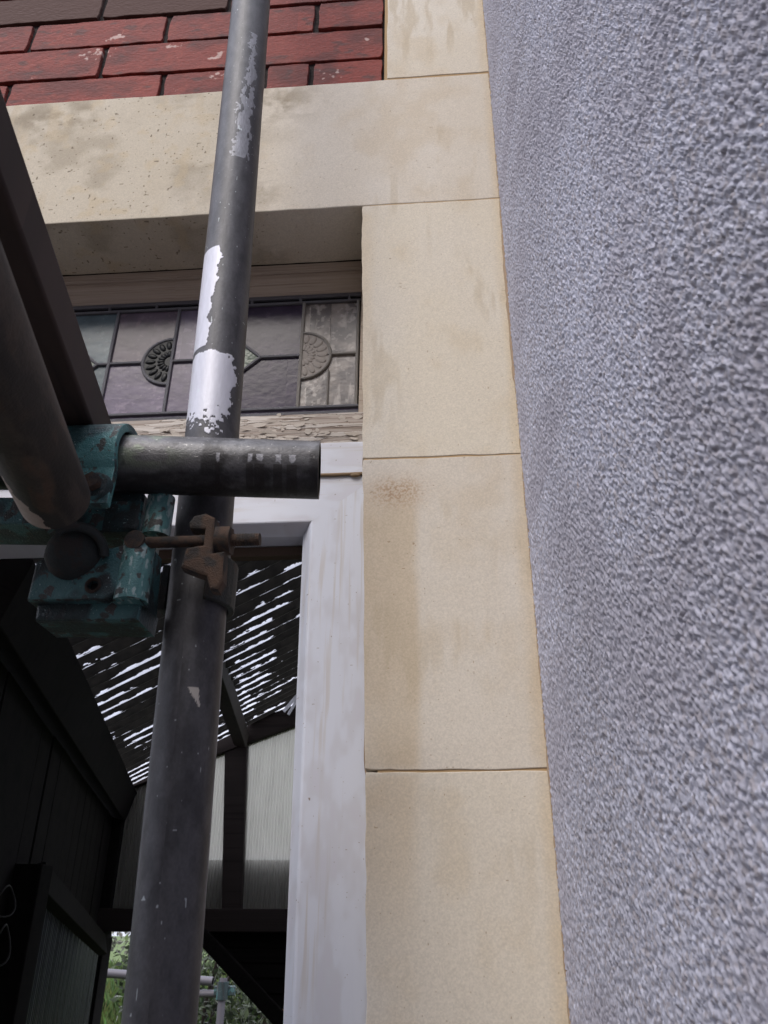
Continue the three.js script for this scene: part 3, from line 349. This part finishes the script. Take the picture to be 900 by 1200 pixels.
{ // coupler gripping the upright and the tube that runs outwards
  const g = thing('scaffold_coupler', 'worn turquoise coupler with long rusty bolt clamped round the upright tube', 'coupler', 'scaffold couplers');
  const body = [[-0.316, 1.831], [-0.3155, 1.862], [-0.31, 1.866], [-0.303, 1.869], [-0.293, 1.872], [-0.279, 1.873], [-0.264, 1.873], [-0.256, 1.873], [-0.25, 1.875], [-0.24, 1.879], [-0.23, 1.8795], [-0.2275, 1.828], [-0.2315, 1.836], [-0.237, 1.8405], [-0.2435, 1.84], [-0.249, 1.834], [-0.2555, 1.8305]];
  const hole = []; for (let i = 0; i < 14; i++) { const a = i / 14 * 6.2832; hole.push([-0.266 + 0.0042 * Math.cos(a), 1.8415 + 0.0042 * Math.sin(a)]); }
  mesh('body', boxUV(extrude(body, 0.224, 0.2635, 0.0018, [hole]), 0.12, 0 * 9, 0 * 9), M.turq, g);
  const ring = new THREE.TorusGeometry(0.0052, 0.0014, 8, 20); ring.translate(-0.266, 1.8415, 0.2635); mesh('rivet_ring', ring, M.rust, g);
  const pin = new THREE.CylinderGeometry(0.0038, 0.0038, 0.028, 14); pin.rotateX(Math.PI / 2); pin.translate(-0.266, 1.8415, 0.245); mesh('rivet', pin, M.darkBoard, g);
  const bar1 = new THREE.CylinderGeometry(0.0122, 0.013, 0.05, 28, 1, false); bar1.translate(-0.2375, 1.8545, 0.2565); mesh('hinge_barrel', boxUV(bar1, 0.1, 0.04 * 9, 0.01 * 9), M.turqWorn, g);
  const bar2 = new THREE.CylinderGeometry(0.0112, 0.0112, 0.036, 28); bar2.translate(-0.2305, 1.9085, 0.2445); mesh('hinge_barrel', boxUV(bar2, 0.1, 0.02 * 9, 0.05 * 9), M.turqWorn, g);
  mesh('under_plate', boxUV(extrude([[-0.312, 1.8185], [-0.2315, 1.8175], [-0.2305, 1.833], [-0.3135, 1.836]], 0.21, 0.2535, 0.003), 0.13, 0.05 * 9, 0.03 * 9), M.turq, g);
  mesh('side_lug', boxUV(extrude([[-0.4, 1.886], [-0.305, 1.882], [-0.296, 1.893], [-0.31, 1.905], [-0.4, 1.91]], 0.25, 0.29, 0.002), 0.13, 0.05 * 9, 0.03 * 9), M.turq, g);
  // open jaw below the outward tube
  const jq = new THREE.Quaternion().setFromUnitVectors(V(0, 1, 0), V(0.3, -0.3, 0.55).normalize());
  const lip = new THREE.TorusGeometry(0.0212, 0.0038, 10, 30, 2.3); lip.rotateZ(0.0); lip.applyQuaternion(new THREE.Quaternion().setFromUnitVectors(V(0, 0, 1), V(0.3, -0.3, 0.55).normalize())); lip.translate(-0.279, 1.862, 0.276); mesh('jaw_lip', boxUV(lip, 0.12), M.grime, g);
  const floor = new THREE.SphereGeometry(0.019, 24, 12); floor.scale(1, 0.5, 1); const fp = floor.attributes.position; for (let i = 0; i < fp.count; i++) { const k = 1 + 0.12 * (fbm(fp.getX(i) * 300 + 9, fp.getZ(i) * 300 + fp.getY(i) * 200, 3, 341) - 0.5); fp.setXYZ(i, fp.getX(i) * k, fp.getY(i) * k, fp.getZ(i) * k); } floor.computeVertexNormals(); floor.translate(0, -0.008, 0); floor.scale(1.12, 1.2, 1.12); floor.applyQuaternion(jq); floor.translate(-0.279, 1.862, 0.276); mesh('jaw', boxUV(floor, 0.06), M.grime, g);
  // the long bolt, its thread, nut and forked flap
  const bp = [], th = []; const bx0 = -0.246, bx1 = -0.1405; const NB = 300; const lp = [new THREE.Vector2(0.0001, 0)]; for (let i = 0; i <= NB; i++) { const x = i / NB * (bx1 - bx0); const thr = x > 0.058 ? 0.0006 * Math.abs(((x / 0.0022) % 1) - 0.5) * 2 : 0; lp.push(new THREE.Vector2(0.0049 - 0.0005 + thr + 0.0003 * fbm(x * 300, 2, 2, 331), x)); } lp.push(new THREE.Vector2(0.0001, bx1 - bx0)); const bg = new THREE.LatheGeometry(lp, 20); bg.rotateZ(-Math.PI / 2); bg.translate(bx0, 1.877, 0.262); mesh('bolt', boxUV(bg, 0.06), M.rust, g);
  const eye = new THREE.CylinderGeometry(0.0078, 0.0078, 0.013, 20); eye.rotateX(Math.PI / 2); eye.translate(-0.2375, 1.877, 0.2625); mesh('bolt_eye', boxUV(eye, 0.06), M.rust, g);
  const nut = hexNut(0.0118, 0.0115, 'x'); nut.rotateX(0.25); nut.translate(-0.1685, 1.8765, 0.262); mesh('nut', boxUV(nut, 0.06), M.rust, g);
  const flap = [[-0.1985, 1.853], [-0.196, 1.8685], [-0.188, 1.8705], [-0.183, 1.871], [-0.183, 1.884], [-0.195, 1.8855], [-0.1965, 1.8905], [-0.193, 1.8965], [-0.184, 1.8985], [-0.1755, 1.894], [-0.1745, 1.864], [-0.1655, 1.8655], [-0.1645, 1.8405], [-0.1675, 1.8335], [-0.1735, 1.834], [-0.1775, 1.8445], [-0.188, 1.8485]];
  mesh('flap', boxUV(extrude(flap.slice().reverse(), 0.2545, 0.2685, 0.0022), 0.1, 0 * 9, 0 * 9), M.rust, g);
  const st = []; const px = poleX(1.865); for (let i = 0; i <= 20; i++) { const a = (62 - 250 * i / 20) * RAD; st.push([0.0312 * Math.cos(a), 0.0312 * Math.sin(a)]); } for (let i = 20; i >= 0; i--) { const a = (62 - 250 * i / 20) * RAD; st.push([0.0258 * Math.cos(a), 0.0258 * Math.sin(a)]); }
  const sg = extrude(st.map(([x, z]) => [x, z]), -0.02, 0.02, 0.001); sg.rotateX(Math.PI / 2); sg.translate(px, 1.862, 0.206); 
  mesh('clamp_band', boxUV(sg, 0.12, 0 * 9, 0.02 * 9), M.grime, g);
}

// ------------------------------------------------------------------ lean-to beyond the doorway
{
  const g = thing('lean_to', 'dark timber lean-to passage with mossy corrugated roof and reeded glass gable', 'lean-to');
  const A = V(-1.153, 2.108, -2.2), S = V(0.584, 0.297, 0).normalize(), U = V(-0.719 + 1.153, -0.018, -0.617 + 2.2).normalize(), N = U.clone().cross(S).normalize(); if (N.y < 0) N.negate();
  // corrugated translucent sheets with moss and leaf litter lying in them
  const PITCH = 0.0762, LEN = 2.11, SL0 = -0.06, SL1 = 0.86;
  const roofMap = tex(2048, 1024, (u, v) => { const w = u * LEN, s = SL0 + v * (SL1 - SL0); const ph = ((w / PITCH) % 1), row = Math.floor(w / PITCH + 0.12); const rk = hash(row, 1, 401);
    // w from the far end; litter fills everything but a strip along one flank of most corrugations
    const n = fbm(s * 9, w * 7, 3, 402), e = fbm(s * 60, w * 160, 3, 403), strip = Math.abs(((ph + 0.12) % 1) - 0.42);
    let open = 0.16 + 0.1 * ss(1.2, 1.6, w) + 0.14 * ss(0.3, 0.05, s) + 0.16 * (rk - 0.5) + (n - 0.5) * 1.7 - 0.35 * ss(0.34, 0.66, s - 0.1 * rk) + (e - 0.5) * 0.55; if (rk < 0.12) open -= 0.2;
    const clear = strip < Math.min(open * 0.9, 0.24 + 0.16 * e); let c = clear ? mix(rgb(200, 199, 203), rgb(232, 233, 238), fbm(s * 30, w * 30, 3, 404)) : mix(rgb(16, 15, 14), rgb(30, 28, 25), fbm(s * 80, w * 80, 2, 405)); return c; }, true, false);
  M.corrugated = phy({ map: roofMap, transmission: 0.8, thickness: 0, roughness: 0.95, specularIntensity: 0.3, side: THREE.DoubleSide });
  const NW = 560, NS = 24, pos = [], uv = [], ix = []; for (let i = 0; i <= NW; i++) for (let j = 0; j <= NS; j++) { const w = LEN * i / NW, s = SL0 + (SL1 - SL0) * j / NS; const p = A.clone().addScaledVector(U, w).addScaledVector(S, s).addScaledVector(N, 0.0085 * Math.cos(w / PITCH * 6.2832) + 0.012); pos.push(p.x, p.y, p.z); uv.push(w / LEN, (s - SL0) / (SL1 - SL0)); }
  for (let i = 0; i < NW; i++) for (let j = 0; j < NS; j++) { const k = i * (NS + 1) + j; ix.push(k, k + 1, k + NS + 1, k + 1, k + NS + 2, k + NS + 1); }
  const rg = new THREE.BufferGeometry(); rg.setAttribute('position', new THREE.Float32BufferAttribute(pos, 3)); rg.setAttribute('uv', new THREE.Float32BufferAttribute(uv, 2)); rg.setIndex(ix); rg.computeVertexNormals(); mesh('roof_sheet', rg, M.corrugated, g);
  const at = (w, s, d = 0) => A.clone().addScaledVector(U, w).addScaledVector(S, s).addScaledVector(N, d);
  // left wall: boards, wall plate above
  const wl = (w, y, d = 0) => { const p = A.clone().addScaledVector(U, w); return V(p.x - U.z * d, y, p.z + U.x * d); }; // d: to the left of the passage
  mesh('wall_plate', bar(wl(-0.03, 2.052, 0.03), wl(LEN - 0.05, 2.052, 0.03), 0.07, 0.105, 0.003), M.blackWood, g);
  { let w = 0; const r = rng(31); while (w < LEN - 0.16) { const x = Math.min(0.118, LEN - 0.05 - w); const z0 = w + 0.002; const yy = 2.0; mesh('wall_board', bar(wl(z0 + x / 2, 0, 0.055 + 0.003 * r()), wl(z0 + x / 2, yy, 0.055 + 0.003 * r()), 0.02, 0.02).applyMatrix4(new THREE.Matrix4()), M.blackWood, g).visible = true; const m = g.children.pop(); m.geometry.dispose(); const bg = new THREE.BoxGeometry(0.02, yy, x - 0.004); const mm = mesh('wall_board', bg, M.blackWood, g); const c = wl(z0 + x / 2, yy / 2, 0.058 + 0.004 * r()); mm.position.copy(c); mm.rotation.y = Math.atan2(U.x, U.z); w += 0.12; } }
  // framed reeded glass light in the left wall, its top rail running down with the path
  const p1 = (w, y) => wl(w, y, 0.02); const WN = 1.43, WF = 0.1; // near and far ends (distance from gable)
  mesh('side_stile', bar(p1(WN, 0.3), p1(WN, 1.735), 0.055, 0.05, 0.003), M.blackWood, g); mesh('side_stile', bar(p1(WF, 0.3), p1(WF, 1.625), 0.05, 0.07, 0.003), M.blackWood, g); mesh('side_rail', bar(p1(WN - 0.03, 1.71), p1(WF + 0.03, 1.6), 0.045, 0.06, 0.003), M.blackWood, g);
  { const q = [p1(WN - 0.04, 0.5), p1(WF + 0.05, 0.5), p1(WF + 0.05, 1.58), p1(WN - 0.04, 1.69)]; const ps = [], id = []; const n = 200; for (let i = 0; i <= n; i++) { const t = i / n, rr = 0.0015 * Math.sin(i * 1.9) + 0.001 * vn(i * 0.7, 1, 411); const b = q[0].clone().lerp(q[1], t), c = q[3].clone().lerp(q[2], t); for (const v of [b, c]) ps.push(v.x + U.z * (0.004 + rr), v.y, v.z - U.x * (0.004 + rr)); } for (let i = 0; i < n; i++) { const k = 2 * i; id.push(k, k + 1, k + 2, k + 1, k + 3, k + 2); } const ge = new THREE.BufferGeometry(); ge.setAttribute('position', new THREE.Float32BufferAttribute(ps, 3)); ge.setIndex(id); ge.computeVertexNormals(); mesh('side_pane', ge, phy({ color: 0xa9adb6, transmission: 0.95, thickness: 0, roughness: 0.3, specularIntensity: 0.15, side: THREE.DoubleSide }), g); }
  // gable
  const Z = -2.2; const rf = (x, d = 0) => 2.2885 + (x + 0.876) * 0.359 + d; // top edge of the sloping rafter
  mesh('gable_rafter', extrude([[-1.26, rf(-1.26, -0.085)], [-0.3, rf(-0.3, -0.075)], [-0.3, rf(-0.3, 0)], [-1.26, rf(-1.26, 0)]], Z - 0.03, Z + 0.02, 0.002), M.darkWood, g);
  mesh('bottom_rail', box(-1.24, -0.3, 1.642, 1.712, Z - 0.035, Z + 0.03, 0.003), M.darkWood, g);
  mesh('mullion', extrude([[-0.781, 1.712], [-0.712, 1.712], [-0.7415, 2.262], [-0.8215, 2.232]], Z - 0.03, Z + 0.012, 0.002), M.darkWood, g);
  mesh('mullion', box(-1.03, -0.985, 1.712, 2.16, Z - 0.03, Z + 0.012, 0.002), M.darkWood, g);
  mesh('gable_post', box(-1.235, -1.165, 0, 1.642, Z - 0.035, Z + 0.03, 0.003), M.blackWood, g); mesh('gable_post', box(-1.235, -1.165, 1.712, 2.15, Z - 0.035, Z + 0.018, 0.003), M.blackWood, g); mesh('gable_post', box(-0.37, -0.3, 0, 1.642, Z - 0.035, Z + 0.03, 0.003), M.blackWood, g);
  mesh('purlin', bar(V(-0.757, 2.268, Z + 0.03), V(-0.44, 2.245, -0.18), 0.045, 0.05, 0.003), M.darkWood, g);
  const reed = (name, x0, x1, xt0, xt1, mat) => { const NX = Math.round((x1 - x0) / 0.0011), NYy = 40, ps = [], id = []; for (let i = 0; i <= NX; i++) for (let j = 0; j <= NYy; j++) { const tx = i / NX, ty = j / NYy, xb = x0 + (x1 - x0) * tx, xt = xt0 + (xt1 - xt0) * tx, y = 1.7125 + (rf(xt, -0.09) + 0.012 - 1.7125) * ty, x = xb + (xt - xb) * ty, q = x + 0.003 * fbm(x * 60, y * 9, 2, 421); const h = 0.004 * Math.sin(q / 0.0105 * 6.2832) * (0.4 + fbm(q * 150, y * 14, 2, 422)) + 0.003 * fbm(q * 260, y * 6, 2, 423); ps.push(x, y, Z - 0.012 + h); } for (let i = 0; i < NX; i++) for (let j = 0; j < NYy; j++) { const k = i * (NYy + 1) + j; id.push(k, k + NYy + 1, k + 1, k + 1, k + NYy + 1, k + NYy + 2); } const ge = new THREE.BufferGeometry(); ge.setAttribute('position', new THREE.Float32BufferAttribute(ps, 3)); ge.setIndex(id); ge.computeVertexNormals(); return mesh(name, ge, mat, g); };
  reed('reeded_pane', -0.713, -0.36, -0.74, -0.36, M.reeded); reed('reeded_pane', -0.986, -0.78, -0.986, -0.82, M.reeded); reed('reeded_pane', -1.166, -1.029, -1.166, -1.029, M.reeded);
  mesh('grey_board', box(-1.2, -0.33, 1.7, 1.868, Z - 0.06, Z - 0.04, 0.002), std({ color: 0x6d6d72, roughness: 0.9 }), g);
  mesh('grey_board', box(-1.2, -1.0, 1.87, 2.2, Z - 0.06, Z - 0.04, 0.002), std({ color: 0x6d6d72, roughness: 0.9 }), g);
  // boarding under the rail, cut off along a raking brace
  const rk = (y) => -0.81 + (1.6 - y) * 1.17; let y = 1.64; for (let i = 0; i < 5; i++) { const y0 = y - 0.043; mesh('apron_board', extrude([[rk(y0 + 0.02), y0], [-0.3, y0], [-0.3, y + 0.006], [rk(y - 0.004), y + 0.006]], Z - 0.02 - 0.003 * i, Z + 0.004 - 0.003 * i, 0.001), M.blackWood, g); y = y0; }
  mesh('brace', bar(V(-0.85, 1.645, Z + 0.02), V(-0.42, 1.28, Z + 0.02), 0.045, 0.03, 0.003), M.blackWood, g);
  // right-hand side: plain dark wall up to the sheets
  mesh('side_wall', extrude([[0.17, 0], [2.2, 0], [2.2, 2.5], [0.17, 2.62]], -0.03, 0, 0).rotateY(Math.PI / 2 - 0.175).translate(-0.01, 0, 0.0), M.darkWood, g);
}
{
  const r = (x, y, z, w, a) => { const ge = new THREE.BoxGeometry(w, 0.075, 0.0015); ge.rotateZ(a); ge.translate(x, y, z); return ge; };
  const g = thing('plastic_strap', 'folded white plastic strap hanging from the lean-to rafter', 'strap');
  mesh('strap_tail', r(-0.53, 2.33, -1.9, 0.012, -0.68), std({ color: 0xd9d9dc, roughness: 0.5 }), g); mesh('strap_tail', r(-0.519, 2.322, -1.897, 0.01, -0.5), std({ color: 0xc9c9cc, roughness: 0.5 }), g);
  mesh('strap_knot', box(-0.512, -0.49, 2.35, 2.375, -1.91, -1.89, 0.003), std({ color: 0xc9c9cc, roughness: 0.5 }), g);
}
{ // cable loops hung on the left wall
  const g = thing('cable_loop', 'thin grey cable hanging in loops on dark boarded wall', 'cable'); const cm = std({ color: 0x242221, roughness: 0.8 });
  for (const [cx, cy, cz, ry, rz] of [[-0.69, 1.6, -0.545, 0.028, 0.026], [-0.69, 1.66, -0.53, 0.022, 0.03]]) { const pts = []; for (let i = 0; i < 22; i++) { const a = i / 22 * 6.2832; pts.push(V(cx + 0.004 * Math.sin(a * 2), cy + ry * Math.sin(a), cz + rz * Math.cos(a))); } mesh('loop', new THREE.TubeGeometry(new THREE.CatmullRomCurve3(pts, true), 60, 0.0014, 6), cm, g); }
}

// ------------------------------------------------------------------ garden seen under the gable
function leafCrown(name, c, r, n, seed, mats, parent, lw) { const q = rng(seed), buckets = mats.map(() => []); const lf = new THREE.BufferGeometry(); lf.setAttribute('position', new THREE.Float32BufferAttribute([0, 0, 0, 0.28, 0.45, 0.06, 0, 1, -0.05, -0.28, 0.45, 0.06], 3)); lf.setIndex([0, 1, 2, 0, 2, 3]); lf.computeVertexNormals();
  for (let i = 0; i < n; i++) { const v = V(q() * 2 - 1, q() * 2 - 1, q() * 2 - 1); if (v.length() > 1 || v.length() < 0.35) { i--; continue; } const b = 0.75 + 0.5 * fbm(v.x * 3 + 5, v.y * 3 + v.z * 2, 2, seed); const f = lf.clone(); const s = lw * (0.6 + 0.8 * q()); f.scale(s, s, s); f.rotateX(q() * 6.3); f.rotateY(q() * 6.3); f.rotateZ(q() * 6.3); f.translate(c.x + v.x * r.x * b, c.y + v.y * r.y * b, c.z + v.z * r.z * b); buckets[Math.floor(q() * mats.length)].push(f); }
  buckets.forEach((b, k) => { if (b.length) mesh('foliage', mergeGeometries(b), mats[k], parent); }); }
const leafM = (h) => phy({ color: h, transmission: 0.25, thickness: 0, roughness: 0.95, side: THREE.DoubleSide });
const LG = [leafM(0x485a34), leafM(0x394a2a), leafM(0x586a3a)], LD = [leafM(0x2e3a24), leafM(0x3a4629), leafM(0x242d1d)], LY = [leafM(0x77756a), leafM(0x63655a), leafM(0x838177)];
for (const [label, x, y, z, r, n, seed, mats, lw] of [
  ['dark green leafy shrub on the bank behind the thin upright', -1.75, 1.45, -5.6, [0.62, 0.5, 0.5], 2600, 1, LD, 0.05],
  ['bright green leafy shrub behind the horizontal tubes', -2.3, 1.65, -7.2, [0.6, 0.45, 0.5], 1800, 2, LG, 0.06],
  ['pale grey twiggy shrub above the grass bank', -2.95, 2.05, -7.6, [0.7, 0.55, 0.5], 2600, 3, LY, 0.05],
  ['grey green low shrub beside the brick pier', -1.05, 1.2, -5.2, [0.45, 0.4, 0.4], 1600, 4, LD, 0.05]]) {
  const g = thing('garden_shrub', label, 'shrub', 'shrubs on the grass bank'); leafCrown('foliage', V(x, y, z), V(...r), n, seed, mats, g, lw);
  const st = []; for (let k = 0; k < 5; k++) { const a = k * 1.3 + seed; st.push(new THREE.TubeGeometry(new THREE.CatmullRomCurve3([V(x, Math.max(0.05, y - r[1] - 0.5), z), V(x + 0.1 * Math.cos(a), y - 0.2, z + 0.1 * Math.sin(a)), V(x + r[0] * 0.6 * Math.cos(a), y + r[1] * 0.5, z + r[2] * 0.6 * Math.sin(a))]), 8, 0.012, 5)); } mesh('stems', mergeGeometries(st), M.darkWood, g);
}
{ // grass on the bank
  const q = rng(77), bl = []; const b0 = new THREE.BufferGeometry(); b0.setAttribute('position', new THREE.Float32BufferAttribute([-0.006, 0, 0, 0.006, 0, 0, 0.004, 0.09, 0.02, 0.01, 0.15, 0.06], 3)); b0.setIndex([0, 1, 2, 2, 1, 3]); b0.computeVertexNormals();
  const im = new THREE.InstancedMesh(b0, std({ color: 0x4f6136, roughness: 0.9, side: THREE.DoubleSide }), 30000); im.name = 'grass'; im.userData = { kind: 'stuff', label: 'green grass growing on the bank behind the lean-to', category: 'grass' }; const m4 = new THREE.Matrix4(), col = new THREE.Color();
  for (let i = 0; i < 30000; i++) { const x = -4.2 + 4.2 * q(), z = -4 - 5 * q(); const y = 0.01 + 1.25 * ss(-3.4, -6.5, z) + 0.5 * ss(-6.5, -17, z) - 0.05; m4.makeRotationY(q() * 6.28); const s = 0.7 + 0.8 * q(); m4.scale(V(s, s, s)); m4.setPosition(x, y, z); im.setMatrixAt(i, m4); col.setRGB(0.7 + 0.6 * q(), 0.8 + 0.4 * q(), 0.6 + 0.5 * q()); im.setColorAt(i, col); }
  im.castShadow = im.receiveShadow = true; scene.add(im);
}
{ // garden scaffold far behind
  const t = (a, b, r, label) => tag(mesh('garden_tube', tubeGeo(a, b, r, 16, 0.004), M.steelFar), label, 'scaffold tube', 'tubes in the garden');
  t(V(-2.9, 1.505, -4.6), V(-1.42, 1.42, -4.6), 0.024, 'grey horizontal tube with a dark end in front of the pale shrub'); t(V(-1.72, 1.357, -4.62), V(-1.34, 1.357, -4.62), 0.02, 'lower thin horizontal tube fixed to the garden upright');
  t(V(-1.345, 0.3, -4.55), V(-1.345, 1.44, -4.55), 0.022, 'short upright tube standing in the garden');
  const g = thing('garden_coupler', 'green coupler on top of the garden upright', 'coupler'); mesh('band', tubeGeo(V(-1.345, 1.33, -4.55), V(-1.345, 1.42, -4.55), 0.033, 16, 0.006), M.turq, g); mesh('lug', box(-1.4, -1.28, 1.35, 1.4, -4.6, -4.56, 0.006), M.turq, g);
  const p = thing('brick_pier', 'orange brick pier at the edge of the garden', 'pier'); const pm = std({ color: 0xa0705a, roughness: 0.9 }); let k = 0; for (let y = 0.0; y < 1.2; y += 0.075) mesh('brick', box(-1.08, -0.86, y, y + 0.066, -5.0, -4.78, 0.004), pm, p); mesh('mortar', box(-1.074, -0.866, 0, 1.19, -4.994, -4.786), M.brickMortar, p);
}
{ // neighbouring house across the side path, behind the viewer
  const g = thing('neighbour_house', 'dark brick side wall of the house across the path', 'house'); mesh('roof', extrude([[5.0, 4.705], [9, 7], [9, 6.9], [5.0, 4.62]].map(([z, y]) => [-z, y]), -7.2, 7.2, 0).rotateY(Math.PI / 2), std({ color: 0x3c3a3c, roughness: 0.9 }), g); mesh('wall', box(-7, 7, 0, 4.7, 5.2, 5.6), std({ color: 0x55433c, roughness: 0.9 }), g);
}

renderer.render(scene, camera);
